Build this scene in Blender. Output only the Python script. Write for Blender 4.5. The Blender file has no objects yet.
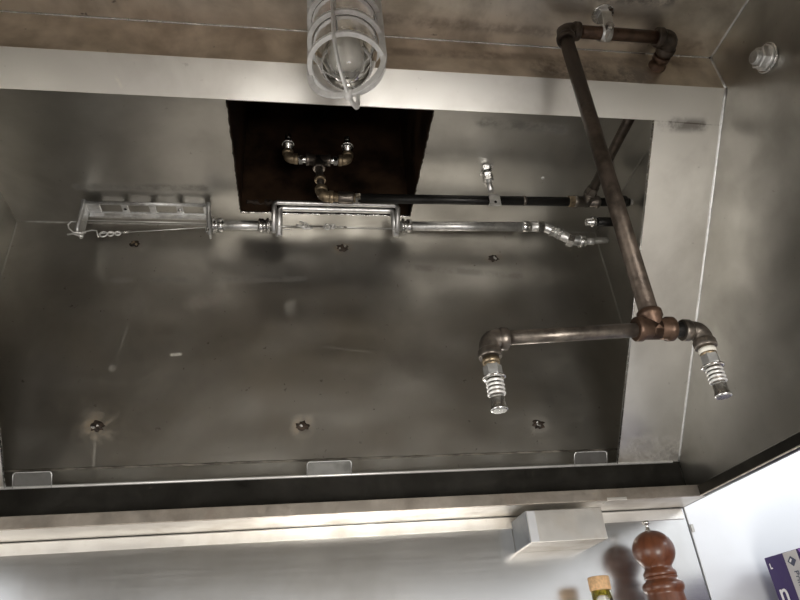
import bpy, bmesh, math, random
from mathutils import Vector, Matrix
random.seed(4)
EYE = 1.75                       # camera height; all z below are measured from the lens
C = bpy.context.scene.collection
def V(x, y, z): return Vector((x, y, z + EYE))

# ------------------------------------------------------------------ materials
def nt(name):
    m = bpy.data.materials.new(name); m.use_nodes = True
    return m, m.node_tree, m.node_tree.nodes['Principled BSDF']
def node(t, typ, **k):
    n = t.nodes.new(typ)
    for a, b in k.items(): setattr(n, a, b)
    return n
def coords(t, scale=(1,1,1), rot=(0,0,0)):
    tc = node(t, 'ShaderNodeTexCoord'); mp = node(t, 'ShaderNodeMapping')
    mp.inputs['Scale'].default_value = scale; mp.inputs['Rotation'].default_value = rot
    g = node(t, 'ShaderNodeNewGeometry')
    t.links.new(g.outputs['Position'], mp.inputs['Vector'])
    return mp.outputs['Vector']
def noise(t, vec, scale, detail=4, rough=.55, dist=0):
    n = node(t, 'ShaderNodeTexNoise'); n.inputs['Scale'].default_value = scale
    n.inputs['Detail'].default_value = detail; n.inputs['Roughness'].default_value = rough
    n.inputs['Distortion'].default_value = dist
    t.links.new(vec, n.inputs['Vector']); return n.outputs['Fac']
def rng(t, fac, a, b, lo, hi, smooth=True):
    m = node(t, 'ShaderNodeMapRange'); 
    if smooth: m.interpolation_type = 'SMOOTHSTEP'
    for i, v in zip(('From Min','From Max','To Min','To Max'), (a,b,lo,hi)): m.inputs[i].default_value = v
    t.links.new(fac, m.inputs['Value']); return m.outputs['Result']
def mix(t, fac, c1, c2):
    m = node(t, 'ShaderNodeMix', data_type='RGBA')
    for s, c in ((6, c1), (7, c2)):
        if hasattr(c, 'links'): t.links.new(c, m.inputs[s])
        else: m.inputs[s].default_value = (*c, 1)
    if hasattr(fac, 'links'): t.links.new(fac, m.inputs[0])
    else: m.inputs[0].default_value = fac
    return m.outputs[2]
def math_(t, op, a, b=None, c=None):
    m = node(t, 'ShaderNodeMath', operation=op)
    for i, v in enumerate((a, b, c)):
        if v is None: continue
        if hasattr(v, 'links'): t.links.new(v, m.inputs[i])
        else: m.inputs[i].default_value = v
    return m.outputs[0]
def seg_mask(t, p0, p1, w, soft=1.6):
    """1 on the segment p0-p1 (world), fading at distance w"""
    g = node(t, 'ShaderNodeNewGeometry'); a = V(*p0); d = V(*p1) - a; L = max(d.length_squared, 1e-9)
    s = node(t, 'ShaderNodeVectorMath', operation='SUBTRACT'); t.links.new(g.outputs['Position'], s.inputs[0]); s.inputs[1].default_value = a
    dp = node(t, 'ShaderNodeVectorMath', operation='DOT_PRODUCT'); t.links.new(s.outputs[0], dp.inputs[0]); dp.inputs[1].default_value = d / L
    cl = node(t, 'ShaderNodeClamp'); t.links.new(dp.outputs['Value'], cl.inputs[0])
    sc = node(t, 'ShaderNodeVectorMath', operation='SCALE'); sc.inputs[0].default_value = d; t.links.new(cl.outputs[0], sc.inputs['Scale'])
    df = node(t, 'ShaderNodeVectorMath', operation='DISTANCE'); t.links.new(s.outputs[0], df.inputs[0]); t.links.new(sc.outputs[0], df.inputs[1])
    return rng(t, df.outputs['Value'], w*.3, w*soft, 1, 0)

def steel(name, col=(.55,.53,.5), dark=(.3,.28,.25), rough=.3, rvar=.15, big=5, stain=(.45,.7), brush=(3,3,90), bump=.06,
          spots=.0, marks=(), metallic=1.0, warp=.0):
    m, t, b = nt(name)
    v = coords(t)
    n1 = noise(t, v, big, 6, .6, .4)
    n2 = noise(t, v, big*3.3, 3, .5, .2)
    s = rng(t, math_(t, 'ADD', math_(t, 'MULTIPLY', n1, .7), math_(t, 'MULTIPLY', n2, .3)), stain[0], stain[1], 0, 1)
    c = mix(t, s, col, dark)
    br = noise(t, coords(t, brush), 6, 2, .6)
    r = math_(t, 'ADD', rng(t, n2, .3, .7, rough - rvar*.5, rough + rvar*.5), math_(t, 'MULTIPLY', math_(t, 'SUBTRACT', br, .5), .07))
    met = None
    if spots:
        sp = rng(t, noise(t, v, 95, 3, .5), .70, .78, 0, spots); c = mix(t, sp, c, (.09,.07,.05))
        r = math_(t, 'ADD', r, math_(t, 'MULTIPLY', sp, .3))
    for (p0, p1, w, mc, k) in marks:
        mk = seg_mask(t, p0, p1, w)
        mk = math_(t, 'MULTIPLY', mk, rng(t, noise(t, v, (45 if w > .01 else 25), 4, .7), .36, .62, .05, 1))
        mk = math_(t, 'MULTIPLY', mk, k)
        c = mix(t, mk, c, mc); r = math_(t, 'ADD', r, math_(t, 'MULTIPLY', mk, .25))
        met = mk if met is None else math_(t, 'MAXIMUM', met, mk)
    t.links.new(c, b.inputs['Base Color']); t.links.new(r, b.inputs['Roughness'])
    if met is not None: t.links.new(math_(t, 'SUBTRACT', metallic, math_(t, 'MULTIPLY', met, .6)), b.inputs['Metallic'])
    else: b.inputs['Metallic'].default_value = metallic
    h = math_(t, 'ADD', math_(t, 'MULTIPLY', br, .02), math_(t, 'MULTIPLY', noise(t, v, 16, 1), .5))
    bp = node(t, 'ShaderNodeBump'); bp.inputs['Strength'].default_value = bump; bp.inputs['Distance'].default_value = .004
    t.links.new(h, bp.inputs['Height'])
    if warp:
        b2 = node(t, 'ShaderNodeBump'); b2.inputs['Strength'].default_value = 1; b2.inputs['Distance'].default_value = warp
        t.links.new(noise(t, coords(t, (1,1,1.6)), 4.5, 1), b2.inputs['Height']); t.links.new(b2.outputs[0], bp.inputs['Normal'])
    t.links.new(bp.outputs[0], b.inputs['Normal'])
    return m
def plain(name, col, rough=.5, metallic=0, var=.25, scale=60, bump=.0, **k):
    m, t, b = nt(name); v = coords(t)
    n1 = noise(t, v, scale, 5, .6)
    d = tuple(x*(1-var) for x in col); l = tuple(min(1, x*(1+var*.6)) for x in col)
    t.links.new(mix(t, rng(t, n1, .3, .7, 0, 1), d, l), b.inputs['Base Color'])
    t.links.new(rng(t, n1, .3, .7, rough*.85, min(1, rough*1.15)), b.inputs['Roughness'])
    b.inputs['Metallic'].default_value = metallic
    for a, x in k.items(): b.inputs[a.replace('_', ' ')].default_value = x
    if bump:
        bp = node(t, 'ShaderNodeBump'); bp.inputs['Strength'].default_value = bump; bp.inputs['Distance'].default_value = .002
        t.links.new(noise(t, v, scale*1.7, 4), bp.inputs['Height']); t.links.new(bp.outputs[0], b.inputs['Normal'])
    return m

BOLTS = [(-.3014,.7236), (.0755,.7212), (.3716,.7021), (-.3116,.3762), (.0004,.3669), (.3959,.3587)]
YB = .985
tan = (.42,.33,.22); pale = (.6,.57,.5); brown = (.2,.13,.08)
pm = [((x, YB, z), (x+.002, YB, z+.001), .016 if i != 3 else .026, tan if i not in (0, 5) else (.3,.25,.2), .75 if i in (1,3,4) else .3) for i, (x, z) in enumerate(BOLTS)]
pm += [((-.3116,YB,.365), (-.306,YB,.315), .0018, pale, .4), ((-.285,YB,.60), (-.30,YB,.48), .0012, pale, .3),
       ((-.3,YB,.485), (-.302,YB,.475), .006, pale, .7), ((-.213,YB,.498), (-.2,YB,.499), .0028, (.9,.88,.8), 1),
       ((.03,YB,.512), (.12,YB,.498), .0009, pale, .35), ((.14,YB,.48), (.16,YB,.47), .0011, pale, .35),
       ((-.18,YB,.60), (-.14,YB,.605), .02, (.3,.25,.2), .5), ((-.02,YB,.595), (-.02,YB,.58), .01, pale, .3),
       ((-.33,YB,.645), (0,YB,.65), .006, (.16,.14,.12), .35), ((.2,YB,.68), (.42,YB,.66), .007, (.16,.14,.12), .35)]
M = {}
M['plenum_back'] = steel('greasy_steel', (.50,.485,.45), (.34,.32,.285), .38, .10, 2.6, (.40,.70), (2,2,30), .12, .6, pm, warp=.012)
M['plenum_top'] = steel('dull_steel', (.60,.59,.56), (.44,.43,.40), .37, .09, 3.4, (.42,.68), (3,60,3), .06, .25,
                        [((.29,.70,.7706), (.43,.71,.7706), .010, (.2,.19,.17), .7), ((-.38,.885,.7706), (-.17,.88,.7706), .008, (.2,.19,.17), .6)], warp=.01)  # left streak is the slotted bracket's shadow painted on the plenum top
M['frame'] = steel('bright_brushed_steel', (.80,.785,.75), (.60,.58,.54), .37, .07, 5, (.45,.72), (90,3,3), .08, .2,
                   [((.512,.584,.655), (.57,.583,.655), .009, (.17,.15,.13), .8), ((.4945,.5815,.6585), (.6,.583,.657), .0008, (.12,.1,.08), .8), ((-.23,.566,.675), (-.225,.575,.666), .0022, (.95,.93,.85), 1),
                    ((.53,.925,.29), (.6,.93,.285), .022, (.10,.09,.08), .8)])
M['riser'] = steel('tarnished_steel', (.95,.87,.75), (.56,.49,.40), .40, .12, 7, (.38,.64), (3,3,60), .12, .4,
                   [((.33,.548,.715), (.47,.548,.71), .02, (.15,.10,.07), .6), ((.10,.548,.73), (.58,.548,.745), .008, brown, .4)], metallic=.95)
M['hood_top'] = steel('smoke_stained_shadowed_steel', (.90,.84,.75), (.52,.465,.39), .40, .12, 6, (.40,.62), (60,3,3), .12, .6,
                      [((.31,.462,.7615), (.49,.462,.7615), .012, (.12,.09,.07), .8), ((.1,.52,.7615), (.59,.53,.7615), .008, brown, .5)], metallic=.95)  # first streak is the iron pipe's cast shadow, painted into the steel
M['side'] = steel('grey_side_steel', (.46,.45,.42), (.33,.32,.29), .38, .14, 4, (.40,.68), (3,3,25), .1, .25, warp=.008)
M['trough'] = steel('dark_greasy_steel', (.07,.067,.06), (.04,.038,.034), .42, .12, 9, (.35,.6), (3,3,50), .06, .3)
M['trim'] = steel('tan_brushed_steel', (.58,.53,.47), (.36,.31,.26), .4, .12, 12, (.4,.66), (60,3,3), .08, .2)
M['under'] = steel('pale_steel', (.80,.78,.74), (.62,.58,.52), .42, .1, 9, (.45,.7), (60,3,3), .05, .2)
M['wall'] = steel('brushed_wall_steel', (.78,.78,.77), (.58,.56,.53), .22, .03, 3, (.42,.68), (2,2,40), .008, .0)
M['wall_light'] = steel('clean_wall_steel', (.72,.735,.76), (.66,.665,.68), .42, .06, 4, (.45,.75), (2,2,40), .06, .03, metallic=.5)
M['galv'] = steel('galvanised_metal', (.88,.88,.87), (.66,.66,.65), .42, .14, 40, (.4,.65), (60,3,3), .15, .2)
M['zinc'] = steel('zinc_fitting', (.78,.78,.77), (.5,.5,.48), .24, .1, 60, (.4,.7), (3,3,3), .1, .3)
M['cast'] = steel('cast_aluminium', (.78,.79,.79), (.60,.60,.60), .46, .1, 60, (.4,.7), (3,3,3), .3, .1)
M['ledge'] = plain('dull_grime', (.16,.145,.12), .65, .1, .5, 60, .3)
M['tab'] = steel('dark_tab_steel', (.11,.11,.105), (.07,.07,.065), .42, .1, 20)
M['blue_grey'] = steel('shaded_blue_steel', (.34,.36,.39), (.28,.30,.33), .5, .05, 20)
M['chrome'] = plain('chrome', (.72,.71,.68), .22, 1, .1)
M['iron'] = plain('brown_iron_pipe', (.095,.075,.06), .42, .7, .45, 70, .3)
M['iron_red'] = plain('rusty_copper_pipe', (.12,.075,.052), .42, .7, .4, 70, .3)
M['iron_grey'] = plain('worn_iron_pipe', (.21,.185,.16), .36, .85, .4, 70, .3)
M['black'] = plain('black_pipe', (.022,.021,.02), .35, .5, .3, 60, .1)
M['brass'] = plain('tarnished_brass', (.34,.27,.18), .42, .8, .4, 90, .3)
M['rust'] = plain('rusty_duct', (.055,.03,.016), .6, .5, .8, 14, .4)
M['soot'] = plain('sooty_duct', (.02,.016,.012), .6, .4, .6, 14, .3)
M['caulk'] = plain('rusty_caulk', (.05,.035,.025), .7, .2, .7, 120, .5)
M['caulk_pale'] = plain('grey_sealant', (.5,.49,.46), .45, .5, .3, 80, .4)
M['tape'] = plain('white_thread_tape', (.8,.78,.7), .6, 0, .15)
M['ring_white'] = plain('cast_cage_metal', (.92,.92,.90), .45, .15, .15, 60, .1)
M['steel_wire'] = plain('steel_wire', (.92,.92,.9), .35, .6, .05)
M['lead'] = plain('link_metal', (.8,.79,.76), .3, .9, .2)
M['black_hole'] = plain('dark_hole', (.01,.01,.01), .8)
M['cork'] = plain('cork', (.66,.42,.22), .7, 0, .25, 200, .4)
M['oil'] = plain('golden_oil', (.80,.66,.08), .1, 0, .05, Transmission_Weight=.35)
M['herbs'] = plain('green_herbs', (.12,.16,.02), .7, 0, .5, 200)
M['purple'] = plain('purple_cardboard', (.032,.010,.11), .45, 0, .06)
M['lilac'] = plain('lilac_cardboard', (.33,.16,.55), .45, 0, .06)
M['box_grey'] = plain('grey_cardboard', (.60,.58,.58), .5, 0, .05)
M['ink_white'] = plain('white_print', (.85,.83,.85), .5, 0, .03)
M['ink_dark'] = plain('dark_print', (.06,.07,.12), .5, 0, .05)
M['floor'] = plain('quarry_tile_floor', (.16,.10,.08), .6, 0, .3, 8)
M['counter'] = steel('worktop_steel', (.62,.61,.58), (.5,.48,.45), .35, .1, 4)
m, t, b = nt('turned_wood'); v = coords(t, (30,30,6))
n1 = noise(t, v, 3, 5, .6, .6)
t.links.new(mix(t, rng(t, n1, .3, .7, 0, 1), (.09,.027,.011), (.145,.048,.02)), b.inputs['Base Color'])
b.inputs['Roughness'].default_value = .38; b.inputs['Coat Weight'].default_value = .2; b.inputs['Coat Roughness'].default_value = .15
M['wood'] = m
m, t, b = nt('clear_glass'); b.inputs['Transmission Weight'].default_value = 1; b.inputs['Roughness'].default_value = .02
b.inputs['Base Color'].default_value = (1,1,.99,1); b.inputs['IOR'].default_value = 1.45; M['glass'] = m
bp = node(t, 'ShaderNodeBump'); bp.inputs['Strength'].default_value = .25; bp.inputs['Distance'].default_value = .003
t.links.new(noise(t, coords(t), 60, 2), bp.inputs['Height']); t.links.new(bp.outputs[0], b.inputs['Normal'])
M['bulb'] = plain('frosted_bulb', (.97,.95,.88), .22, 0, .05, 30, .0, Coat_Weight=.6)

# ------------------------------------------------------------------ mesh builder
class MB:
    def __init__(s): s.v = []; s.f = []; s.sm = []
    def add(s, vs, fs, smooth=False):
        o = len(s.v); s.v += [Vector(p) for p in vs]; s.f += [tuple(i+o for i in f) for f in fs]; s.sm += [smooth]*len(fs); return s
    def box(s, a, b):
        (x0,y0,z0),(x1,y1,z1) = a, b
        return s.hexa([V(x0,y0,z0),V(x1,y0,z0),V(x1,y1,z0),V(x0,y1,z0)], [V(x0,y0,z1),V(x1,y0,z1),V(x1,y1,z1),V(x0,y1,z1)])
    def hexa(s, lo, hi):
        n = len(lo); fs = [tuple(range(n-1,-1,-1)), tuple(range(n,2*n))] + [(i,(i+1)%n,n+(i+1)%n,n+i) for i in range(n)]
        return s.add(list(lo)+list(hi), fs)
    def prism(s, poly, d):             # poly of Vectors extruded by Vector d
        return s.hexa([Vector(p) for p in poly], [Vector(p)+d for p in poly])
    def tube(s, pts, r, seg=16, cap=True, smooth=True):
        pts = [Vector(p) for p in pts]; rs = r if isinstance(r, (list,tuple)) else [r]*len(pts)
        dirs = []
        for i in range(len(pts)):
            a = pts[max(i-1,0)]; c = pts[min(i+1,len(pts)-1)]
            d = (c-a)
            if 0 < i < len(pts)-1:
                d = (pts[i]-a).normalized() + (c-pts[i]).normalized()
            dirs.append(d.normalized())
        u = dirs[0].orthogonal().normalized(); vs = []
        for i, p in enumerate(pts):
            u = (u - dirs[i]*u.dot(dirs[i])).normalized(); w = dirs[i].cross(u)
            for k in range(seg):
                an = 2*math.pi*k/seg; vs.append(p + (u*math.cos(an) + w*math.sin(an))*rs[i])
        fs = []
        for i in range(len(pts)-1):
            for k in range(seg):
                k2 = (k+1) % seg; fs.append((i*seg+k, i*seg+k2, (i+1)*seg+k2, (i+1)*seg+k))
        s.add(vs, fs, smooth)
        if cap:
            o = len(s.v) - len(vs)
            s.f += [tuple(o+k for k in range(seg-1,-1,-1)), tuple(o+(len(pts)-1)*seg+k for k in range(seg))]; s.sm += [False, False]
        return s
    def lathe(s, base, axis, prof, seg=28, smooth=True, hexa=None):
        """prof: list of (radius, distance along axis)"""
        a = Vector(axis).normalized(); u = a.orthogonal().normalized(); w = a.cross(u); vs = []
        n = hexa or seg
        for r, h in prof:
            for k in range(n):
                an = 2*math.pi*k/n; vs.append(Vector(base) + a*h + (u*math.cos(an)+w*math.sin(an))*max(r,1e-5))
        fs = [(i*n+k, i*n+(k+1)%n, (i+1)*n+(k+1)%n, (i+1)*n+k) for i in range(len(prof)-1) for k in range(n)]
        s.add(vs, fs, smooth and not hexa)
        o = len(s.v)-len(vs)
        s.f += [tuple(o+k for k in range(n-1,-1,-1)), tuple(o+(len(prof)-1)*n+k for k in range(n))]; s.sm += [False, False]
        return s
    def cyl(s, a, b, r, seg=24, hexa=None):
        a = Vector(a); b = Vector(b); return s.lathe(a, b-a, [(r,0),(r,(b-a).length)], seg, hexa=hexa)
    def torus(s, c, axis, R, r, seg=40, ms=10, flat=None):
        a = Vector(axis).normalized(); u = a.orthogonal().normalized(); w = a.cross(u); vs = []
        for i in range(seg):
            an = 2*math.pi*i/seg; d = u*math.cos(an)+w*math.sin(an)
            for k in range(ms):
                bn = 2*math.pi*k/ms; vs.append(Vector(c)+d*(R+r*math.cos(bn))+a*((flat or r)*math.sin(bn)))
        fs = [(i*ms+k, ((i+1)%seg)*ms+k, ((i+1)%seg)*ms+(k+1)%ms, i*ms+(k+1)%ms) for i in range(seg) for k in range(ms)]
        return s.add(vs, fs, True)
    def build(s, name, mat, parent=None, bevel=0, solid=0):
        off = wpos(parent) if parent else None
        me = bpy.data.meshes.new(name)
        if off is None:
            xs = [[p[i] for p in s.v] for i in range(3)]
            off = Vector(((min(xs[0])+max(xs[0]))/2, (min(xs[1])+max(xs[1]))/2, min(xs[2])))
            loc = off
        else: loc = Vector((0,0,0))
        me.from_pydata([tuple(p-off) for p in s.v], [], s.f)
        me.polygons.foreach_set('use_smooth', s.sm)
        bm = bmesh.new(); bm.from_mesh(me); bmesh.ops.recalc_face_normals(bm, faces=bm.faces); bm.to_mesh(me); bm.free()
        me.materials.append(M[mat] if isinstance(mat, str) else mat)
        o = bpy.data.objects.new(name, me); C.objects.link(o); o.location = loc
        if parent: o.parent = parent
        if solid:
            so = o.modifiers.new('solid', 'SOLIDIFY'); so.thickness = solid; so.offset = 0
        if bevel:
            bv = o.modifiers.new('bevel', 'BEVEL'); bv.width = bevel; bv.segments = 2; bv.limit_method = 'ANGLE'; bv.angle_limit = math.radians(40)
        return o
def wpos(o):
    p = Vector(o.location)
    while o.parent: o = o.parent; p += o.location
    return p
def thing(name, label, cat, loc, group=None):
    o = bpy.data.objects.new(name, None); C.objects.link(o); o.location = V(*loc); o.empty_display_size = .05
    return tag(o, label, cat, group)
def tag(o, label, cat, group=None):
    o['label'] = label; o['category'] = cat
    if group: o['group'] = group
    return o
def struct(name, mb, mat, **k):
    o = mb.build(name, mat, **k); o['kind'] = 'structure'; return o

X, Y, Z = Vector((1,0,0)), Vector((0,1,0)), Vector((0,0,1))
# ------------------------------------------------------------------ measurements (metres, z from the lens)
XL, XR = -.510, .6015           # inner faces of the hood's side panels
YF, ZF = .548, .695             # fold between riser and filter frame
YL, ZL = .940, .2735            # lower edge of the filter frame (trough lip)
ZH, ZC = .7615, .7706           # hood top, plenum top
YT, ZT, ZTT = .8987, .2081, .2250   # lower trim: front face, bottom, top
YW = .970                       # face of the steel wall cladding
YFR = .05                       # inner face of the hood's front panel
T = .002

# ------------------------------------------------------------------ setting
struct('floor', MB().box((-2.5,-2.6,-EYE-.05), (3,1.1,-EYE)), 'floor')
struct('wall_back', MB().box((-2.5,1.02,-EYE), (3,1.12,1.2)), 'wall_light')
struct('trim_1', MB().box((-2.5,YW,-EYE+.0), (.6015,1.018,ZT-.0008)), 'wall', bevel=.0004)
struct('trim_2', MB().box((.6045,YW,-EYE+.0), (3,1.018,1.2)), 'wall_light', bevel=.0015)
struct('trim_3', MB().box((-2.5,YW-.0022,ZT-.018), (.5985,YW-.0002,ZT-.0022)), 'under', bevel=.0006)

# ------------------------------------------------------------------ exhaust hood
hood = thing('exhaust_hood', 'large stainless steel kitchen exhaust hood with its grease filters removed, against the steel wall', 'exhaust hood', (.045,.6,ZT))
def sheet(poly, d): return MB().prism([V(*p) for p in poly], Vector(d))
# side panels (one sheet each, from the front to the back of the plenum)
for nm, x, dx in (('side_panel', XR, .004), ('side_panel', XL, -.004)):
    s = sheet([(x,YFR-.004,ZT),(x,YB+.002,ZT),(x,YB+.002,ZC+.004),(x,YFR-.004,ZC+.004)], (dx,0,0)).build(nm, 'side', hood)
    sg = 1 if x > 0 else -1
    rim = MB().prism([V(x-sg*.0002,YFR,ZT),V(x-sg*.009,YFR,ZT+.001),V(x-sg*.009,YFR,ZTT-.002),V(x-sg*.006,YFR,ZTT),V(x-sg*.0002,YFR,ZTT+.001)], Vector((0,YT-YFR,0)))
    rim.build('gutter_rim', 'trough', s)
    MB().tube([V(x-sg*.0085,YFR,ZT+.0008), V(x-sg*.0085,YT,ZT+.0008)], .0012, 8).build('rim_edge_highlight', 'trim', s)  # lighter bead drawn along the rim as a highlight line
sheet([(XL,YFR,ZT),(XR,YFR,ZT),(XR,YFR,ZC),(XL,YFR,ZC)], (0,-.004,0)).build('front_panel', 'frame', hood)
sheet([(XL,YFR,ZH),(XR,YFR,ZH),(XR,YF+.002,ZH),(XL,YF+.002,ZH)], (0,0,.003)).build('top_panel', 'hood_top', hood)
sheet([(XL,YF,ZF),(XR,YF,ZF),(XR,YF,ZC+.003),(XL,YF,ZC+.003)], (0,.003,0)).build('riser_panel', 'riser', hood)
# filter frame: sloping sheet around the opening
OX0, OX1, YO = -.402, .4945, .5813
def zs(y): return ZF + (y-YF)/(YL-YF)*(ZL-ZF)
nrm = Vector((0, ZF-ZL, YL-YF)).normalized()*.003   # up and back
fr = MB()
for (x0,x1,y0,y1) in ((XL,XR,YF,YO),(XL,OX0,YO,YL),(OX1,XR,YO,YL)):
    fr.prism([V(x0,y0,zs(y0)),V(x1,y0,zs(y0)),V(x1,y1,zs(y1)),V(x0,y1,zs(y1))], nrm)
frame = fr.build('filter_frame', 'frame', hood)
MB().tube([V(OX1,YO,zs(YO))-nrm*.2, V(OX1,YL,zs(YL))-nrm*.2], .0014, 8).build('frame_edge_highlight', 'zinc', frame)  # zinc beads on both stile edges, drawn as their highlights
MB().tube([V(OX0,YO,zs(YO))-nrm*.2, V(OX0,YL,zs(YL))-nrm*.2], .0014, 8).build('frame_edge_highlight', 'zinc', frame)
# plenum
DX0, DX1, DY0, DY1 = -.1125, .2050, .681, .9445
bp_ = sheet([(XL,YB,ZT),(XR,YB,ZT),(XR,YB,ZC),(XL,YB,ZC)], (0,.003,0)).build('back_panel', 'plenum_back', hood)
pt = MB()
for (x0,x1,y0,y1) in ((XL,DX0,YF,YB),(DX1,XR,YF,YB),(DX0,DX1,YF,DY0),(DX0,DX1,DY1,YB)):
    pt.prism([V(x0,y0,ZC),V(x1,y0,ZC),V(x1,y1,ZC),V(x0,y1,ZC)], Vector((0,0,.003)))
pt.build('plenum_top', 'plenum_top', hood)
dk = MB()
for (x0,x1,y0,y1) in ((DX0-.003,DX0,DY0,DY1),(DX1,DX1+.003,DY0,DY1),(DX0,DX1,DY0-.003,DY0),(DX0-.003,DX1+.003,DY1,DY1+.003)):
    dk.box((x0,y0,ZC+.001),(x1,y1,ZC+.7))
dk.box((DX0,DY0,ZC+.7),(DX1,DY1,ZC+.703))
duct = dk.build('exhaust_duct', 'rust', hood)
# ragged cut edge of the duct opening
rg = MB()
def ragged(a, b, n, r):
    pts = []
    for i in range(n+1):
        p = V(*a).lerp(V(*b), i/n) + Vector((random.uniform(-1,1), random.uniform(-1,1), random.uniform(-.6,.6)))*r; pts.append(p)
    return pts
rg.tube(ragged((DX0,DY1,ZC),(DX1,DY1,ZC),60,.0011), [.0010+random.random()*.0014 for _ in range(61)], 6)
rg.build('cut_edge', 'zinc', duct)
rg = MB()
rg.tube(ragged((DX0+.01,DY1-.002,ZC+.022),(DX1*.25,DY1-.002,ZC+.02),26,.004), [.002+random.random()*.004 for _ in range(27)], 6)
rg.build('sealant_bead', 'caulk', duct)
for xx in (DX0, DX1): MB().tube(ragged((xx,DY0,ZC),(xx,DY1,ZC),50,.0008), .0013, 6).build('sealant_bead', 'caulk', duct)
# debris ledge along the foot of the back panel
lg = MB(); n = 90; vs = []
for i in range(n+1):
    x = XL + (XR-XL)*i/n; zz = .312 + random.uniform(-.0006,.0006)
    for (dy, dz) in ((0,.0015),(-.002,0),(-.002,-.002),(0,-.004)): vs.append(V(x, YB+dy*(1+random.uniform(-.35,.35)), zz+dz))
lg.add(vs, [(i*4+k,i*4+k+1,(i+1)*4+k+1,(i+1)*4+k) for i in range(n) for k in range(3)]); lg.build('sealant_ledge', 'ledge', bp_)
sheet([(XL,YB-.0015,ZT+.002),(XR,YB-.0015,ZT+.002),(XR,YB-.0015,.309),(XL,YB-.0015,.309)], (0,.001,0)).build('lower_back_strip', 'side', bp_)
# trough
tr = MB().prism([V(XL,YL,ZL),V(XL,YL+.0025,ZL),V(XL,YL+.0025,ZT+.0035),V(XL,YL,ZT+.0035)], Vector((XR-XL,0,0)))
tr = tr.build('grease_trough', 'trough', hood)
MB().tube([V(XL,YL,ZL), V(XR-.012,YL,ZL)], .0021, 10).build('trough_lip_highlight', 'steel_wire', tr)  # near-white bead drawn as the lip's highlight line
# bottom trim: front lip and underside
t1 = MB().prism([V(XL,YT,ZT),V(XL,YT,ZTT),V(XL,YT+.003,ZTT),V(XL,YT+.003,ZT+.003),V(XL,YT+.003,ZT)], Vector((XR-XL+.002,0,0))).build('bottom_trim', 'trim', hood, bevel=.0006)
sheet([(XL,YT+.003,ZT),(XR,YT+.003,ZT),(XR,YW-.0015,ZT),(XL,YW-.0015,ZT)], (0,0,.003)).build('underside_strip', 'under', t1)
# small folded end piece in the trim near the right end
MB().box((.443,YT-.0012,ZT-.0008),(.474,YT+.02,ZT+.004)).build('trim_clip', 'under', t1, bevel=.0006)
# filter stop tabs
for x0, x1, m_ in ((-.392,-.342,'tab'),(.008,.073,'tab'),(.423,.477,'tab')):
    n_ = MB(); y0 = YL-.0012; zt_ = .0175; r_ = .004
    pts = []
    for cx, cz, a0 in ((x1-r_, zt_-r_, 0), (x0+r_, zt_-r_, 90)):
        for a in range(0, 91, 18): pts.append((cx+r_*math.cos(math.radians(a0+a)), cz+r_*math.sin(math.radians(a0+a))))
    pts = [(x1,-.002)] + pts + [(x0,-.002)]
    tab = n_.prism([V(px, y0-.55*pz, ZL+pz) for px, pz in pts], Vector((0,.0015,.0008))).build('filter_stop', m_, hood)
    MB().tube([V(px, y0-.55*pz-.0003, ZL+pz) for px, pz in pts], .0008, 6).build('stop_edge', 'cast', tab)
# weld seams, plus a thin zinc bead drawn as the top fold's highlight
for pts, r, m_ in (([(XR-.0008,YF,ZF),(XR-.0008,YL,ZL)], .0020, 'cast'), ([(XR-.0008,YF,ZF),(XR-.0008,YF,ZH)], .0018, 'cast'),
                ([(XR-.0005,YFR,ZH-.0005),(XR-.0005,YF,ZH-.0005)], .0017, 'cast'), ([(XL,YF-.0003,ZH-.0005),(XR,YF-.0003,ZH-.0005)], .0017, 'zinc'),
                ([(XR-.001,YL,ZL),(XR-.001,YL,ZT+.01)], .0012, 'trough'),
                ([(XR-.0005,YF+.02,ZC-.0005),(XR-.0005,YB,ZC-.0005),(XR-.0005,YB-.0005,ZL)], .0015, 'side'),
                ([(XL+.0005,YF+.02,ZC-.0005),(XL+.0005,YB,ZC-.0005),(XL+.0005,YB-.0005,ZL)], .0015, 'side'), ([(XL,YB-.0005,ZC-.0005),(XR,YB-.0005,ZC-.0005)], .0011, 'caulk_pale')):
    P = [V(*p) for p in pts]; dn = []
    for a, b_ in zip(P[:-1], P[1:]):
        k = max(2, int((b_-a).length/.012)); dn += [a.lerp(b_, i/k) for i in range(k)]
    dn.append(P[-1])
    MB().tube(dn, [r*random.uniform(.75,1.2) for _ in dn], 8).build('weld_and_highlight', m_, hood)
# anchor bolts with ragged sealant
for i, (x, z) in enumerate(BOLTS):
    cb = MB(); n = 20; vs = [V(x, YB-.005, z)]
    for ring, (rr, yy) in enumerate(((.006,.0045),(.011,.001))):
        for k in range(n):
            a = 2*math.pi*k/n; q = rr*random.uniform(.6,1.15)*(1.0 if i != 0 else .8); vs.append(V(x+q*math.cos(a)*1.1, YB-yy, z+q*math.sin(a)*.85))
    fs = [(0,1+k,1+(k+1)%n) for k in range(n)] + [(1+k,1+n+k,1+n+(k+1)%n,1+(k+1)%n) for k in range(n)]
    cb.add(vs, fs); c_ = cb.build('anchor_sealant', 'caulk', hood)
    b_ = MB()
    for q in range(3):
        dx, dz = random.uniform(-.006,.006), random.uniform(-.004,.003)
        b_.lathe(V(x+dx,YB-.003,z+dz), (random.uniform(-.3,.3),-1,random.uniform(-.5,0)), [(.0022,0),(.0022,.003),(.0012,.0042)], hexa=7)
    b_.build('anchor_bolt', 'zinc' if i in (1,2,3,4,5) else 'brass', c_)
# raised bright stud standing in for a small hole in the plenum top
MB().lathe(V(.4348,.8269,ZC), (0,0,-1), [(.0034,0),(.003,.0012),(.0012,.002)], 12).build('hole_stud', 'steel_wire', hood)

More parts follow.
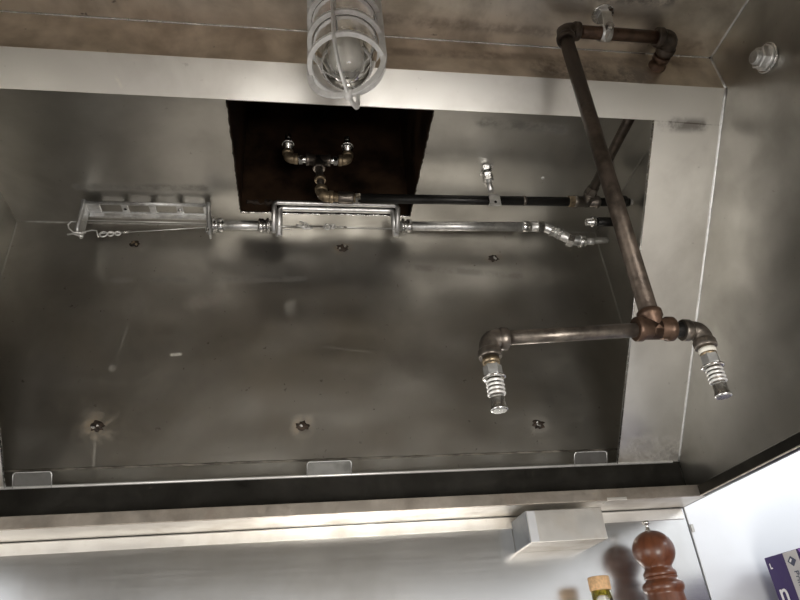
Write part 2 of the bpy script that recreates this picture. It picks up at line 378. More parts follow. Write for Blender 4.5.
# plug fitting on the right side panel
pf = thing('sealing_plug', 'round zinc plug with washer and hex nut on the right side panel of the hood', 'plug', (XR,.4709,.662))
c0 = V(XR-.0002,.4709,.662); ax = (-1,0,0)
MB().lathe(c0, ax, [(.0185,0),(.0195,.001),(.0195,.0028),(.0185,.0035)], 32).build('washer', 'zinc', pf)
MB().lathe(c0, ax, [(.0165,.0036),(.0165,.006),(.0155,.0068)], 32).build('gasket', 'galv', pf)
MB().lathe(c0, ax, [(.0145,.0069),(.0145,.014),(.0130,.0155)], hexa=6).build('hex_nut', 'galv', pf)
MB().lathe(c0, ax, [(.0095,.0156),(.0092,.020),(.0080,.0215)], 24).build('plug_end', 'cast', pf)

# ------------------------------------------------------------------ pipe fittings
def elbow(p, d1, d2, r, L=None, band=1.38, body=1.2):
    p = Vector(p); d1 = Vector(d1).normalized(); d2 = Vector(d2).normalized(); L = L or r*2.6
    mb = MB(); pts = []
    R_ = L*.62
    a, b = p+d1*R_, p+d2*R_
    for i in range(13):
        s = i/12; pts.append(a*(1-s)**2 + p*(2*s*(1-s)*1.0) + b*s*s)
    # rounder: blend toward a circular arc
    pts = [q.lerp(p, .12*math.sin(math.pi*i/12)) for i, q in enumerate(pts)]
    mb.tube(pts, r*body, 20)
    for d in (d1, d2):
        mb.lathe(p+d*(R_-r*.25), d, [(r*body,0),(r*band,r*.25),(r*band,r*.95),(r*band*.95,r*1.1)], 24)
    return mb
def tee(p, dirs, r, L=None, band=1.38, body=1.2, rs=None):
    mb = MB(); p = Vector(p); L = L or r*2.3
    for i, d in enumerate(dirs):
        d = Vector(d).normalized(); q = rs[i] if rs else r
        mb.lathe(p, d, [(q*body,-r*.6),(q*body,L-q*.9),(q*band,L-q*.75),(q*band,L-q*.1),(q*band*.94,L)], 24)
    return mb

# front nozzle drop: iron pipe from the riser panel, over and down to two nozzles
drop = thing('nozzle_pipe', 'brown iron pipe hanging from the hood top with a cross tee and two downward nozzles', 'pipe', (.33,.48,.19))
A_, B_ = V(.3460,.50,.7325), V(.5035,.50,.7320)
W_ = V(.5055,.548,.7335)
T_ = V(.3365,.50,.2750); C_ = V(.1685,.50,.2655); D_ = V(.3845,.50,.2735)
r1, r2, r3 = .0092, .0086, .0070
MB().tube([A_, T_], r1, 24).build('pipe', 'iron', drop)
MB().tube([A_, B_], r2, 24).build('pipe', 'iron_red', drop)
MB().tube([B_, W_-(W_-B_)*.02], r2, 24).build('pipe', 'iron_red', drop)
MB().tube([C_, T_], r3, 24).build('pipe', 'iron_grey', drop)
MB().tube([T_, D_], r3*1.05, 24).build('pipe', 'black', drop)
elbow(A_, T_-A_, B_-A_, r1*.98).build('elbow', 'iron', drop)
elbow(B_, A_-B_, W_-B_, r2*1.12).build('elbow', 'iron', drop)
MB().lathe(W_, B_-W_, [(.0125,-.004),(.0125,.003),(.0105,.005),(.0105,.012),(.012,.0125),(.012,.019),(.0112,.020)], 24).build('flange', 'iron_red', drop)
tee(T_, [A_-T_, X, -X], r3*1.1, .0195, rs=[r1*.95, r3*1.25, r3*1.25]).build('tee', 'iron_red', drop)
dn = Vector((0,0,-1))
for P, hd, lbl in ((C_, X, 'iron_grey'), (D_, -X, 'iron_grey')):
    ddn = Vector((0 if P is C_ else -.012, 0, -1)).normalized()
    elbow(P, hd, ddn, r3*1.12, r3*2.9).build('elbow', lbl, drop)
    q = P + ddn*.0175
    nz = MB(); nz.lathe(q, ddn, [(.0068,0),(.0068,.007),(.0076,.0075),(.0076,.0100),(.0066,.0105)], 24)
    nz = nz.build('nozzle', 'brass', drop)
    MB().lathe(q, ddn, [(.0080,.0030),(.0084,.0052),(.0077,.0078)], 20).build('thread_tape', 'tape' if P is D_ else 'brass', nz)
    MB().lathe(q, ddn, [(.0078,.0095),(.0084,.0105),(.0084,.0195),(.0078,.0205)], hexa=6).build('nozzle_body', 'cast', nz)
    MB().lathe(q, ddn, [(.0080,.0205),(.0106,.0212),(.0106,.0226),(.0080,.0232)], 24).build('nozzle_flange', 'chrome', nz)
    MB().lathe(q, ddn, [(.0058,.0232),(.0058,.0400)], 24).build('nozzle_stem', 'iron_grey', nz)
    for k in range(4):
        h = .0256 + k*.0038
        MB().torus(q+ddn*h, ddn, .0070, .0013, 28, 8).build('bellows_ring', 'steel_wire', nz)
    MB().lathe(q, ddn, [(.0064,.0390),(.0064,.0425),(.0060,.0450),(.0070,.0490),(.0078,.0510),(.0078,.0522),(.0062,.0530)], 24).build('blow_off_cap', 'zinc', nz)

# clamp holding the drop pipe
cl = thing('pipe_clamp', 'shiny swivel pipe clamp fixed under the hood top around the brown iron pipe', 'pipe clamp', (.398,.482,ZH))
cx = .4050
MB().lathe(V(cx,.490,ZH-.0002), (0,0,-1), [(.0150,0),(.0153,.0012),(.0145,.0025)], 28).build('washer', 'zinc', cl)
MB().lathe(V(cx,.490,ZH-.0026), (0,0,-1), [(.0105,0),(.0105,.005),(.0095,.006)], hexa=6).build('hex_nut', 'galv', cl)
pz = .7323; pyy = .50; w = .0070; N = 24; vs = []
for k in range(N+1):
    a = math.radians(90 + 360*k/N); vs += [V(cx-w,pyy+.0104*math.cos(a),pz+.0104*math.sin(a)), V(cx+w,pyy+.0104*math.cos(a),pz+.0104*math.sin(a))]
MB().add(vs, [(2*k,2*k+1,2*k+3,2*k+2) for k in range(N)], True).build('strap_ring', 'galv', cl, solid=.0016)
MB().prism([V(cx-w,pyy-.012,pz+.002),V(cx+w,pyy-.012,pz+.002),V(cx+w,pyy-.018,ZH-.008),V(cx-w,pyy-.018,ZH-.008)], Vector((0,-.0016,0))).build('strap', 'galv', cl, bevel=.0006)
MB().cyl(V(cx,pyy-.017,pz-.004), V(cx,pyy-.0105,pz-.004), .0058, hexa=6).build('clamp_screw', 'zinc', cl)
MB().tube([V(cx,pyy-.010,pz-.007), V(cx-.005,pyy-.008,pz-.017), V(cx-.009,pyy-.007,pz-.026)], [.0030,.0022,.0014], 8).build('strap_tail', 'galv', cl)

# ------------------------------------------------------------------ supply pipe inside the plenum
sup = thing('supply_pipe', 'black pipe run below the plenum top with a tee and branch pipe going forward', 'pipe', (.35,.83,.70))
K = .83/.87
SY = .83
S0, S1, S2 = V(.098*K,SY,.7475*K), V(.500,SY,.7535*K), V(.590,SY,.7560*K)
ST = V(.507,SY,.7540*K)
rb = .0082
MB().tube([S0, S1], rb, 24).build('pipe', 'black', sup)
MB().lathe(V(.390,SY,.7523*K), S1-S0, [(rb*1.02,-.003),(rb*1.1,-.001),(rb*1.1,.001),(rb*1.02,.003)], 24).build('pipe_mark', 'iron_grey', sup)
MB().tube([S1, S2], rb*.98, 20).build('pipe', 'black', sup)
BR = V(.5055,.5515,.7330) ; bd = (BR-ST)
tee(ST, [X, -X, bd], rb, .024).build('tee', 'iron_grey', sup)
MB().tube([ST, BR], rb, 24).build('branch_pipe', 'iron', sup)
MB().lathe(ST-X*.022, (-1,0,0), [(rb*1.35,0),(rb*1.35,.011),(rb*1.2,.012)], hexa=6).build('union_nut', 'brass', sup)
MB().lathe(ST+bd.normalized()*.024, bd, [(rb*1.3,0),(rb*1.3,.012),(rb*1.2,.014)], hexa=6).build('union_nut', 'iron_grey', sup)
MB().lathe(S2-X*.030, X, [(rb*1.45,0),(rb*1.45,.022),(rb*1.3,.024)], 24).build('pipe_cap', 'black', sup)
MB().lathe(S2-X*.0055, X, [(.0055,0),(.0055,.012),(.0045,.013)], hexa=6).build('end_bolt', 'steel_wire', sup)
E2 = S2 - X*.022
MB().tube([E2, E2+Vector((0,0,-.034)), E2+Vector((-.006,0,-.044)), E2+Vector((-.018,0,-.047)), E2+Vector((-.052,0,-.0475))], rb*1.0, 16).build('drop_elbow', 'black', sup)
MB().lathe(E2+Vector((-.052,0,-.0475)), (-1,0,-.02), [(rb*.9,0),(rb*.9,.003),(rb*1.15,.0035),(rb*1.15,.010),(rb*.8,.011),(rb*.75,.020)], 20).build('nozzle', 'zinc', sup)

# pipe up into the duct with two upward nozzles
dp = thing('duct_nozzle_pipe', 'branched brass-toned pipe rising into the dark duct opening with two small upward nozzles', 'pipe', (.03,.87,.74))
F0 = V(.0345*K,SY,.7490*K); F1 = V(.0290*K,SY,.8365*K)
MB().tube([F0, S0+X*.004], .0078, 20).build('pipe', 'brass', dp)
MB().lathe(V(.060,SY,.7480*K), X, [(.0098,0),(.0106,.002),(.0106,.024),(.0098,.026)], 24).build('coupling', 'iron_grey', dp)
MB().lathe(V(.089,SY,.7482*K), X, [(.0090,0),(.0096,.001),(.0096,.008),(.0088,.009)], hexa=6).build('nut', 'zinc', dp)
elbow(F0, X, F1-F0, .0078, .021).build('elbow', 'brass', dp)
MB().tube([F0, F1], .0066, 20).build('riser_pipe', 'iron_grey', dp)
MB().lathe(F0+(F1-F0)*.42, F1-F0, [(.0095,0),(.0095,.007),(.0078,.009)], 20).build('coupling', 'brass', dp)
tee(F1, [X, -X, F0-F1], .0078, .0215).build('tee', 'iron_grey', dp)
for sx in (1,-1):
    q = F1 + Vector((sx*.0525,0,.001))
    MB().tube([F1, q], .0064, 20).build('pipe', 'zinc', dp)
    MB().lathe(F1+Vector((sx*.027,0,0)), (sx,0,0), [(.0092,0),(.0092,.006)], hexa=6).build('nut', 'zinc', dp)
    elbow(q, (-sx,0,0), (0,0,1), .0072, .018).build('elbow', 'brass', dp)
    nz = MB().lathe(q+Vector((0,0,.016)), (0,0,1), [(.0062,0),(.0062,.012),(.0098,.0125),(.0098,.018),(.0062,.0185),(.006,.030)], 20).build('nozzle', 'zinc', dp)
    MB().torus(q+Vector((0,0,.0345)), (0,0,1), .0098, .0016, 24, 8).build('nozzle_ring', 'chrome', nz)
    MB().lathe(q+Vector((0,0,.052)), (0,0,1), [(.003,-.006),(.0058,0),(.0052,.004),(.001,.008)], 16).build('nozzle_tip', 'chrome', nz)

# clamp on the black supply pipe
c2 = thing('pipe_clamp', 'small zinc bracket clamp screwed to the plenum top around the black pipe', 'pipe clamp', (.345,.86,ZC))
MB().box((.314,.795,ZC-.0025),(.333,.825,ZC-.0002)).build('mounting_plate', 'zinc', c2, bevel=.0006)
MB().cyl(V(.3265,.818,ZC-.0026), V(.3290,.822,ZC-.040), .0048, 12).build('threaded_rod', 'galv', c2)
MB().lathe(V(.3265,.818,ZC-.006), (0,0,-1), [(.0098,0),(.0098,.007),(.009,.008),(.009,.009),(.0098,.010),(.0098,.016)], hexa=6).build('hex_nut', 'zinc', c2)
cs = MB(); vs = []; ringc = (SY, .7515*K); N = 18
for k in range(N+1):
    a = math.radians(60 + 250*k/N); vs += [V(.324,ringc[0]+.0098*math.cos(a),ringc[1]+.0098*math.sin(a)), V(.341,ringc[0]+.0098*math.cos(a),ringc[1]+.0098*math.sin(a))]
cs.add(vs, [(2*k,2*k+1,2*k+3,2*k+2) for k in range(N)], True)
cs.build('strap_ring', 'galv', c2, solid=.0016)
MB().box((.322,SY-.0115,ringc[1]-.021),(.342,SY-.0098,ringc[1]+.001)).build('strap_tab', 'galv', c2, bevel=.0005)
MB().lathe(V(.332,SY-.0116,ringc[1]-.0135), (0,-1,0), [(.0026,0),(.0026,.0006)], 12).build('screw_hole', 'black_hole', c2)

# ------------------------------------------------------------------ detection conduit, brackets, fusible links
def zc(x): return .7255 + (x+.05)*.020
cd = thing('conduit', 'galvanised detection conduit with couplings running below the black pipe to two elbows', 'conduit', (.1,.925,.70))
YC = .925
def cpt(x): return V(x, YC, zc(x))
MB().tube([cpt(-.160), cpt(-.052)], .0088, 20).build('tube', 'galv', cd)
MB().tube([cpt(.176), cpt(.425)], .0090, 24).build('tube', 'galv', cd)
for x0, sg in ((-.148,1),(-.068,-1),(.192,1)):
    mb = MB(); a = Vector((sg,0,0)); q = cpt(x0)
    mb.lathe(q, a, [(.0125,-.010),(.0125,-.004),(.0100,-.0035),(.0100,.000),(.0128,.0005),(.0128,.0085),(.0100,.0105)], 24)
    mb.torus(q-a*.007, a, .0128, .0018, 24, 8)
    mb.build('coupling', 'zinc', cd)
G = [(.425,0),(.437,0)]
MB().lathe(cpt(.418), X, [(.0105,0),(.0112,.001),(.0112,.013),(.0102,.014)], 20).build('coupling', 'zinc', cd)
g0 = cpt(.436); g1 = V(.462,YC,.7355); g2 = V(.478,YC,.727); g3 = V(.512,YC,.7045); g4 = V(.532,YC,.7020); g5 = V(.585,YC,.7055)
MB().tube([g0, g0.lerp(g1,.5), g1, g2.lerp(g1,.3), g2], .0095, 16).build('elbow', 'galv', cd)
MB().lathe(cpt(.448), X, [(.0125,0),(.0128,.001),(.0128,.012),(.0115,.013)], hexa=6).build('nut', 'zinc', cd)
MB().lathe(g2-(g3-g2)*.05, g3-g2, [(.0122,0),(.0122,.008),(.0098,.009),(.0098,.014),(.0118,.0145),(.0118,.021)], hexa=8).build('nut', 'zinc', cd)
MB().tube([g2, g3.lerp(g2,.35), g3, g4.lerp(g3,.4), g4], .0098, 16).build('elbow', 'galv', cd)
MB().lathe(V(.503,YC,.7065), (.9,0,-.35), [(.0125,0),(.013,.001),(.013,.012),(.0115,.013)], hexa=6).build('nut', 'zinc', cd)
MB().lathe(g4-X*.006, X, [(.0120,0),(.0120,.012),(.0098,.013)], 20).build('coupling', 'zinc', cd)
MB().tube([g4, g5], .0062, 16).build('tube', 'galv', cd)
MB().lathe(g4+X*.014, X, [(.0070,0),(.0070,.010)], 16).build('collar', 'steel_wire', cd)

def bracket(lab, x0, x1, slots, zt, y0, y1, zoff=0):
    b = thing('link_bracket', lab, 'bracket', ((x0+x1)/2, YC, .70))
    xs = [x0, x1]
    if slots:
        # slotted web
        mb = MB(); th = .003; yi0, yi1 = y0+.006, y1-.007
        mb.box((x0,y0,zt-th),(x1,yi0,zt)); mb.box((x0,yi1,zt-th),(x1,y1,zt))
        k = 4; m0, m1 = x0+.026, x1-.012; sw = (m1-m0-.012*(k-1))/k
        bars = [(x0,m0)]
        for i in range(k-1): a = m0+sw*(i+1)+.012*i; bars.append((a, a+.012))
        bars.append((m1,x1))
        for a, c in bars: mb.box((a,yi0,zt-th),(c,yi1,zt))
        mb.build('slotted_web', 'cast', b, bevel=.0012)
        hm = MB(); hm.cyl(V((bars[1][0]+bars[1][1])/2,(yi0+yi1)/2,zt-th-.0004), V((bars[1][0]+bars[1][1])/2,(yi0+yi1)/2,zt-th+.001), .0026, 12); hm.build('screw_hole', 'black_hole', b)
        MB().lathe(V((bars[3][0]+bars[3][1])/2,(yi0+yi1)/2,zt-th), (0,0,-1), [(.004,0),(.0035,.0015),(.0015,.0022)], 12).build('screw', 'zinc', b)
        MB().box((x0+.004,y1-.005,zt-.012),(x1-.004,y1,zt)).build('rear_flange', 'galv', b, bevel=.0015)
        MB().tube([V(x0+.004,y0+.001,zt-.0015), V(x1-.004,y0+.001,zt-.0015)], .0028, 12).build('front_rail', 'cast', b)
    if slots:
        for x, sg in ((x0,1),(x1,-1)):
            zb = zc(x)-.024; fl = .006 if sg < 0 else 0
            lm = MB(); t_ = .0035*sg; yy1 = y1-.002
            def sk(z_): return x + fl*(zt-z_)/(zt-zb)
            lm.prism([V(sk(zt),y0-.002,zt+.002),V(sk(zt),yy1,zt+.002),V(sk(zb),YC+.013,zb+.004),V(sk(zb),YC+.006,zb-.002),V(sk(zb),YC-.012,zb-.002),V(sk(zb),YC-.017,zb+.004)], Vector((t_,0,0)))
            lm.build('end_leg', 'cast', b, bevel=.0012)
            MB().tube([V(x+t_*.5,y0-.002,zt+.001), V(x+t_*.5+fl*.2,y0+.000,zt-.012), V(sk(zb)+t_*.5,YC-.0165,zb+.004), V(sk(zb)+t_*.5,YC-.009,zb-.003)], .0038, 10).build('leg_flange', 'cast', b)
    else:
        for nm, y_, z_, xa, xb, rr_, yb_ in (('front_rod', y0, zt, x0, x1, .0044, YC-.004), ('rear_rod', y1, zt-.001, x0+.009, x1-.007, .0060, YC+.006)):
            P = []
            zb0, zb1 = zc(xa)-.019, zc(xb)-.019; c_ = .007
            P = [V(xa,yb_,zb0), V(xa,y_,z_-c_), V(xa+c_*.3,y_,z_-c_*.3), V(xa+c_,y_,z_), V(xb-c_,y_,z_), V(xb-c_*.3,y_,z_-c_*.3), V(xb,y_,z_-c_), V(xb+(.004 if y_ > y0 else -.002),yb_,zb1)]
            MB().tube(P, rr_, 14).build(nm, 'galv', b)
    return b
bracket('slotted cast metal bracket at the left end of the conduit', -.376, -.164, True, .760, .911, .943)
bracket('plain rounded bracket of bent rod in front of the duct opening', -.0500, .1750, False, .7605, .902, .9165)
def wire(mb, pts, r=.0011): mb.tube([V(*p) for p in pts], r, 6)
def hook(mb, x, z, s=.012, y=YC, r=.0013):
    pts = []
    for k in range(9): a = math.radians(-150+k*30); pts.append(V(x+s*.5*math.cos(a)*.9, y-.002, z+s*.28+s*.3*math.sin(a)))
    mb.tube(pts, r, 6)
    pts = []
    for k in range(9): a = math.radians(30-k*30); pts.append(V(x+s*.6+s*.5*math.cos(a)*.9, y-.002, z-s*.05+s*.3*math.sin(a)))
    mb.tube(pts, r, 6)
# link line in the slotted bracket
lw = thing('link_wire', 'steel wire with looped hooks strung across the slotted bracket', 'wire', (-.27,.915,.69))
mb = MB(); wire(mb, [(-.378,.912,.716),(-.386,.908,.712),(-.389,.906,.704),(-.386,.906,.696),(-.378,.908,.6895),(-.368,.91,.690),(-.360,.912,.6925)], .0013)
mb.build('wire_loop', 'steel_wire', lw)
mb = MB(); wire(mb, [(-.380,.915,.7215),(-.16,.915,.7200)], .0008); wire(mb, [(-.303,.915,.6965),(-.162,.915,.7115)], .0008); mb.build('wire', 'steel_wire', lw)
mb = MB(); wire(mb, [(-.389,.912,.688),(-.38,.912,.690),(-.371,.912,.6865),(-.364,.912,.685)], .0017); wire(mb, [(-.366,.912,.6935),(-.352,.912,.698),(-.344,.912,.697),(-.341,.912,.688),(-.339,.912,.684)], .0012)
mb.build('hook', 'steel_wire', lw)
mb = MB()
for k in range(3):
    cx_ = -.333+k*.0115; mb.torus(V(cx_,.914,.6915+k*.0012), (0,-1,.1), .0056-.0006*k, .0014, 18, 6)
wire(mb, [(-.34,.913,.691),(-.325,.913,.694),(-.303,.914,.6955)], .001); mb.build('twisted_loops', 'steel_wire', lw)
MB().cyl(V(-.306,.914,.6958), V(-.292,.914,.6972), .0019, 10).build('crimp_sleeve', 'lead', lw)
MB().lathe(V(-.1605,.915,.713), (-.1,-.6,-1), [(.004,0),(.0048,.004),(.0038,.016),(.001,.024)], 12).build('end_hook', 'zinc', lw)
# link line in the plain bracket
l2 = thing('link_wire', 'steel wire with a small fusible link and s-hooks across the plain bracket', 'wire', (.06,.915,.71))
zz = .7165
mb = MB(); wire(mb, [(-.052,.915,zz),(-.02,.915,zz)], .0009); wire(mb, [(.005,.915,zz+.001),(.172,.915,zz-.001)], .0009); wire(mb, [(-.05,.93,.7205),(-.02,.925,.7175)], .0008); mb.build('wire', 'steel_wire', l2)
mb = MB(); hook(mb, -.004, zz, .016, .915, .0017); hook(mb, .003, zz-.002, .014, .914, .0015); mb.build('s_hook', 'steel_wire', l2)
mb = MB(); mb.torus(V(.045,.914,zz), (0,-1,0),   .0055, .0016, 18, 6); mb.torus(V(.055,.914,zz+.001), (0,-1,0), .0042, .0014, 16, 6); mb.build('hook', 'steel_wire', l2)
MB().box((.013,.9135,zz-.0025),(.036,.9150,zz+.0025)).build('fusible_link', 'lead', l2, bevel=.0005)
MB().cyl(V(.062,.914,zz), V(.080,.914,zz), .0018, 10).build('crimp_sleeve', 'lead', l2)

# ------------------------------------------------------------------ caged lamp
LX, LY, LZ = .0458, .440, .5570          # centre of the lowest cage ring
lamp = thing('hood_lamp', 'vapour-proof lamp in a cast metal cage with a glass globe under the hood top', 'lamp', (LX,LY,.50))
lc = lambda z: V(LX, LY, z)
MB().lathe(lc(ZH-.0005), (0,0,-1), [(.046,0),(.046,.010),(.040,.016),(.040,.030),(.043,.031),(.043,.044),(.036,.046)], 40).build('lamp_base', 'cast', lamp)
RR = .0405
gl = [(.0345,0),(.0350,.03),(.0352,.085),(.0345,.112),(.0315,.132),(.026,.147),(.017,.158),(.008,.163),(.0,.1645)]
gl = [(r_*1.02, h*1.10) for r_, h in gl]
def shell(prof, th):
    return prof + [(max(r-th,0), h-(th if r < .02 else th*.4)) for r, h in reversed(prof)]
g = MB(); n = 40; vs = []; sp = shell(gl, .0022)
for r_, h in sp:
    for k in range(n):
        a = 2*math.pi*k/n; vs.append(lc(ZH-.046-h) + Vector((r_*math.cos(a), r_*math.sin(a), 0)))
g.add(vs, [(i*n+k, i*n+(k+1)%n, (i+1)*n+(k+1)%n, (i+1)*n+k) for i in range(len(sp)-1) for k in range(n)], True)
g.build('glass_globe', 'glass', lamp)
MB().lathe(lc(ZH-.046), (0,0,-1), [(.014,0),(.014,.030),(.012,.034),(.016,.045),(.0245,.066),(.0295,.088),(.0305,.104),(.0290,.121),(.0245,.136),(.0155,.148),(.005,.153),(.0,.1535)], 36).build('light_bulb', 'bulb', lamp)
def band(z, R0, w, h):
    n = 56; vs = []
    for k in range(n):
        a = 2*math.pi*k/n
        for (dr, dz) in ((0,0),(w,.0008),(w,h),(0,h)):
            vs.append(lc(z+dz)+Vector(((R0-w+dr)*math.cos(a),(R0-w+dr)*math.sin(a),0)))
    return MB().add(vs, [(k*4+j, ((k+1)%n)*4+j, ((k+1)%n)*4+(j+1)%4, k*4+(j+1)%4) for k in range(n) for j in range(4)])
for z in (LZ, LZ+.036, LZ+.072, LZ+.108, LZ+.140):
    band(z, RR+.0006, .0050, .0044).build('cage_ring', 'ring_white', lamp, bevel=.0005)
for q in range(4):
    a = math.radians(-112 + 90*q); d = Vector((math.cos(a), math.sin(a), 0)); s_ = Vector((-math.sin(a), math.cos(a), 0))
    pts = [(RR, ZH-.03), (RR, LZ+.140), (RR, LZ+.072), (RR+.0004, LZ)]
    for k in range(1, 9):
        th = math.radians(90*k/8); pts.append((RR*math.cos(th), LZ - .042*math.sin(th)))
    mb = MB(); vs = []; hw = .0019
    for i, (r_, z) in enumerate(pts):
        i0, i1 = max(i-1,0), min(i+1,len(pts)-1)
        tx, tz = pts[i1][0]-pts[i0][0], pts[i1][1]-pts[i0][1]; L_ = math.hypot(tx,tz) or 1; nx, nz_ = -tz/L_, tx/L_
        for (w_, h_) in ((-hw,-.0030),(hw,-.0030),(hw*.6,.0030),(-hw*.6,.0030)):
            rr_ = r_ + nx*h_*(1); zz_ = z + nz_*h_
            vs.append(lc(zz_) + d*rr_ + s_*w_)
    n = len(pts)
    mb.add(vs, [(i*4+j,i*4+(j+1)%4,(i+1)*4+(j+1)%4,(i+1)*4+j) for i in range(n-1) for j in range(4)] + [(0,1,2,3),((n-1)*4+3,(n-1)*4+2,(n-1)*4+1,(n-1)*4)])
    mb.build('cage_rib', 'ring_white', lamp, bevel=.0004)
MB().lathe(lc(LZ-.038), (0,0,-1), [(.0052,0),(.0056,.003),(.0040,.008),(.0015,.011)], 16).build('cage_boss', 'ring_white', lamp)

# ------------------------------------------------------------------ steel box on the wall under the trim
bx = thing('wall_box', 'small folded steel box fixed to the wall under the hood trim', 'metal box', (.37,.95,.155))
x0, x1, zt_, zb_ = .3162, .4305, .1995, .1550; yf = .8980
lo = [V(x0,yf,zb_),V(x1,yf,zb_),V(x1,YW-.0004,zb_),V(x0,YW-.0004,zb_)]; hi = [V(x0,yf,zt_),V(x1,yf,zt_),V(x1,YW-.0004,zt_),V(x0,YW-.0004,zt_)]
MB().hexa(lo, hi).build('box_body', 'under', bx, bevel=.0012)
MB().box((x0+.0005,yf-.0012,zb_+.0015),(x0+.0125,yf-.0001,zt_-.001)).build('front_flange', 'wall_light', bx, bevel=.0004)
MB().box((x0-.0012,yf+.001,zb_+.001),(x0-.0001,YW-.002,zt_-.0005)).build('end_plate', 'blue_grey', bx, bevel=.0004)
# ------------------------------------------------------------------ shelf and the things on it
ZS = -.125
sh = thing('wall_shelf', 'stainless steel shelf on the wall below the hood', 'shelf', (.3,.85,ZS-.03))
MB().box((-1.2,.72,ZS-.003),(1.6,YW-.001,ZS)).build('shelf_board', 'counter', sh)
MB().box((-1.2,.717,ZS-.03),(1.6,.7199,ZS)).build('front_lip', 'counter', sh)
for bxx in (-.9,.2,1.3):
    MB().prism([V(bxx,YW-.001,ZS-.003),V(bxx,.74,ZS-.003),V(bxx,YW-.001,ZS-.18)], Vector((.003,0,0))).build('shelf_bracket', 'counter', sh)
mx, my = .5030, .915
mill = thing('pepper_mill', 'tall turned reddish-brown wooden pepper mill with a round head and metal knob', 'pepper mill', (mx,my,ZS))
def prof(pts): return pts
bz = ZS
MB().lathe(V(mx,my,bz), Z, [(.031,0),(.033,.002),(.033,.012),(.030,.018),(.026,.028),(.0225,.045),(.021,.075),(.0215,.105),(.0235,.140),(.0252,.175),(.0258,.197),(.0250,.205),(.0250,.207),(.0272,.2095),(.0284,.2130),(.0284,.2170),(.0268,.2200),(.0235,.2222),(.0215,.2240),(.0215,.2255),(.0228,.2265),(.0228,.2275)], 40).build('body', 'wood', mill)
hz = bz+.2278
hp = [(.0218,0),(.0228,.002),(.0228,.0055),(.0205,.0085),(.0188,.0115),(.0190,.0135)]
cz = .0355; Rh = .0295
for k in range(-5, 10):
    th = math.radians(k*10)
    if Rh*math.sin(th)*.93+cz < .0145: continue
    hp.append((Rh*math.cos(th), cz+Rh*math.sin(th)*.93))
MB().lathe(V(mx,my,hz), Z, hp+[(.001,cz+Rh*.93)], 40).build('head', 'wood', mill)
kt = hz+cz+Rh*.93
MB().lathe(V(mx,my,kt-.001), Z, [(.0045,0),(.0042,.002),(.0028,.004),(.0026,.009),(.0058,.0105),(.0062,.0125),(.0050,.0145),(.001,.0155)], 24).build('knob', 'chrome', mill)
bxp, byp = .4075, .91
bot = thing('oil_bottle', 'small glass bottle of golden oil with a wooden cork cap', 'bottle', (bxp,byp,ZS))
zt2 = .1080
MB().lathe(V(bxp,byp,zt2-.0175), Z, [(.0142,0),(.0147,.001),(.0147,.0165),(.0140,.0175)], 32).build('cork_cap', 'cork', bot, bevel=.0005)
h0 = zt2-.0175-ZS
op = [(.024,0),(.026,.003),(.026,.13),(.024,.150),(.0165,.170),(.0125,.180),(.0122,.195),(.0135,.1965),(.0135,h0-.0003)]
ip = [(r_-.002, max(h,.004)) for r_, h in reversed(op)]
g = MB(); n = 32; vs = []
for r_, h in op+ip+[(.0001,.004)]:
    for k in range(n):
        a = 2*math.pi*k/n; vs.append(V(bxp,byp,ZS+h)+Vector((r_*math.cos(a), r_*math.sin(a), 0)))
L_ = len(op+ip)+1
g.add(vs, [(i*n+k,i*n+(k+1)%n,(i+1)*n+(k+1)%n,(i+1)*n+k) for i in range(L_-1) for k in range(n)] + [tuple(range(n))], True)
g.build('glass_body', 'glass', bot)
MB().lathe(V(bxp,byp,ZS+.0045), Z, [(.0235,0),(.0235,.126),(.0215,.146),(.0142,.166),(.0103,.178),(.0101,h0-.026)], 28).build('oil', 'oil', bot)
# glove carton
gx, gy0, gy1, gz = .690, .70, .940, .1215
gb = thing('glove_carton', 'purple and grey carton with white lettering standing near the wall', 'carton', (gx+.06,.82,ZS))
MB().box((gx,gy0,ZS),(gx+.12,gy1,gz)).build('carton', 'purple', gb, bevel=.0012)
MB().box((gx-.0006,.867,ZS+.001),(gx+.0005,.896,gz-.0008)).build('grey_band', 'box_grey', gb)
MB().prism([V(gx-.0012,.862,gz-.001),V(gx-.0012,.835,gz-.001),V(gx-.0012,.855,gz-.016)], Vector((.0008,0,0))).build('lilac_flash', 'lilac', gb)
def text(s, size, mat, p, rot, parent, name='lettering', bold=False):
    cu = bpy.data.curves.new(name, 'FONT'); cu.body = s; cu.size = size; cu.extrude = .0002; cu.offset = .0004 if bold else 0
    cu.materials.append(M[mat])
    me0 = bpy.data.objects.new('tmp', cu); C.objects.link(me0)
    dg = bpy.context.evaluated_depsgraph_get(); me = bpy.data.meshes.new_from_object(me0.evaluated_get(dg))
    bpy.data.objects.remove(me0)
    me.transform(rot.to_4x4()); me.name = name
    o = bpy.data.objects.new(name, me); C.objects.link(o)
    o.parent = parent; o.location = V(*p) - wpos(parent)
    return o
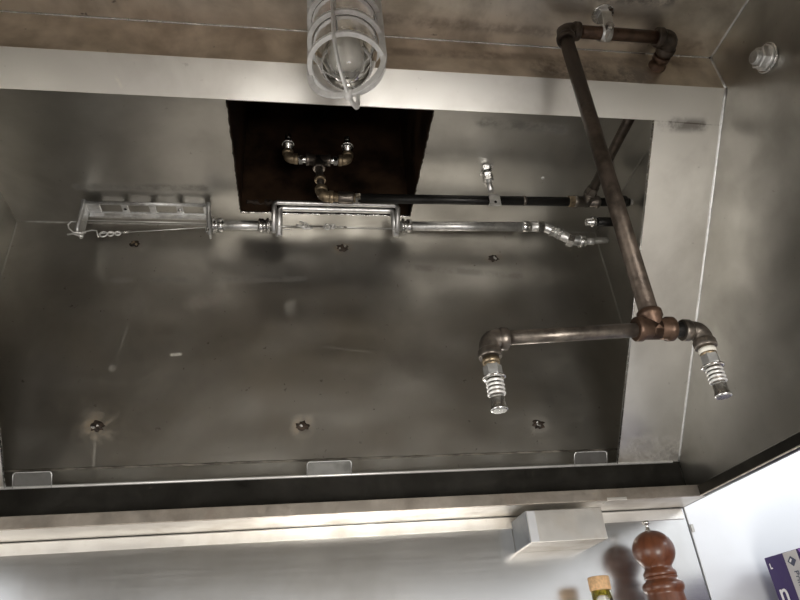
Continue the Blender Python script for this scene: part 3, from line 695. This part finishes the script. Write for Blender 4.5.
# face at x = gx looking towards -X: text x-axis runs along -Y, text up is +Z
def face_rot(right, up):
    r_, u_ = Vector(right), Vector(up); n_ = r_.cross(u_); return Matrix((r_, u_, n_)).transposed()
Rn = face_rot((0,-1,0), (0,0,1))
text('L', .010, 'ink_white', (gx-.0008,.932,gz-.0165), Rn, gb, bold=True)
text('n', .040, 'ink_white', (gx-.0008,.932,.058), Rn, gb, bold=True)
Rr = face_rot((0,0,-1), (0,-1,0))
text('Prime Source', .0125, 'ink_dark', (gx-.0012,.8845,gz-.026), Rr, gb)
MB().prism([V(gx-.0014,.8905,gz-.013),V(gx-.0014,.882,gz-.007),V(gx-.0014,.873,gz-.0135),V(gx-.0014,.8815,gz-.0205)], Vector((.0007,0,0))).build('emblem', 'ink_dark', gb)
MB().prism([V(gx-.0017,.8868,gz-.0132),V(gx-.0017,.882,gz-.0098),V(gx-.0017,.8805,gz-.0118),V(gx-.0017,.8845,gz-.0150)], Vector((.0004,0,0))).build('emblem_mark', 'ink_white', gb)
# wire lock dot on the seam
tag(MB().box((.6050,YW-.0022,.170),(.6100,YW-.0002,.1815)).build('seam_clip', 'caulk_pale', bevel=.0006), 'tiny pale clip on the wall beside the vertical panel seam', 'clip')
# range top below the hood, seen only in reflections
rt = thing('range_top', 'stainless steel range top below the hood', 'range', (.05,.6,-EYE))
MB().box((-.9,.15,-.87),(1.1,YW-.002,-.83)).build('worktop', 'counter', rt, bevel=.004)
MB().box((-.88,.2,-EYE),(1.08,YW-.01,-.871)).build('cabinet', 'counter', rt, bevel=.003)

# ------------------------------------------------------------------ light
w = bpy.data.worlds.new('kitchen_daylight'); bpy.context.scene.world = w; w.use_nodes = True; t = w.node_tree
bg = t.nodes['Background']; tc = node(t, 'ShaderNodeTexCoord'); sx = node(t, 'ShaderNodeSeparateXYZ')
t.links.new(tc.outputs['Generated'], sx.inputs[0])
e = rng(t, sx.outputs['Z'], -.35, .35, 0, 1)
c = mix(t, e, (.50,.46,.41), (.74,.78,.84))
nn = node(t, 'ShaderNodeTexNoise'); nn.inputs['Scale'].default_value = 2.2; t.links.new(tc.outputs['Generated'], nn.inputs['Vector'])
c = mix(t, rng(t, nn.outputs['Fac'], .38, .62, 0, .35), c, (.40,.37,.33))
t.links.new(c, bg.inputs['Color']); bg.inputs['Strength'].default_value = 1.35
def area(name, loc, target, size, power, col):
    l = bpy.data.lights.new(name, 'AREA'); l.energy = power; l.size = size; l.color = col
    o = bpy.data.objects.new(name, l); C.objects.link(o); o.location = V(*loc)
    o.rotation_euler = (V(*target)-V(*loc)).to_track_quat('-Z','Y').to_euler(); return o
area('ceiling_light_right', (2.1,-.6,1.2), (.7,.9,0), .7, 15, (.93,.97,1))
area('ceiling_light_front', (-.3,-1.6,.9), (.0,.7,.4), .8, 22, (1,.96,.9))
area('low_fill_light', (.3,-1.3,-.75), (.05,.75,.5), .7, 27, (1,.96,.90))  # added fill aimed up into the hood, no real window behind it
area('left_fill_light', (-1.9,-.4,-.5), (0,.8,.5), 1.2, 16, (1,.97,.92))  # further added fill from low left, brightens the hood interior

# ------------------------------------------------------------------ camera
cam = bpy.data.cameras.new('camera'); co = bpy.data.objects.new('camera', cam); C.objects.link(co)
cam.sensor_width = 36; cam.lens = 635.47*36/800; cam.clip_start = .01
r0 = Vector((.98831243,-.13092975,-.0780765)); r1_ = Vector((.00202552,.52340562,-.85208125)); r2_ = Vector((.15242847,.84196435,.51755348))
mt = Matrix((r0, -r1_, -r2_)).transposed().to_4x4(); mt.translation = V(0,0,0); co.matrix_world = mt
sc = bpy.context.scene; sc.camera = co
sc.view_settings.view_transform = 'Standard'; sc.view_settings.exposure = .12
sc.cycles.use_denoising = True; sc.cycles.max_bounces = 14; sc.cycles.glossy_bounces = 10; sc.cycles.transmission_bounces = 8
sc.cycles.sample_clamp_indirect = 6
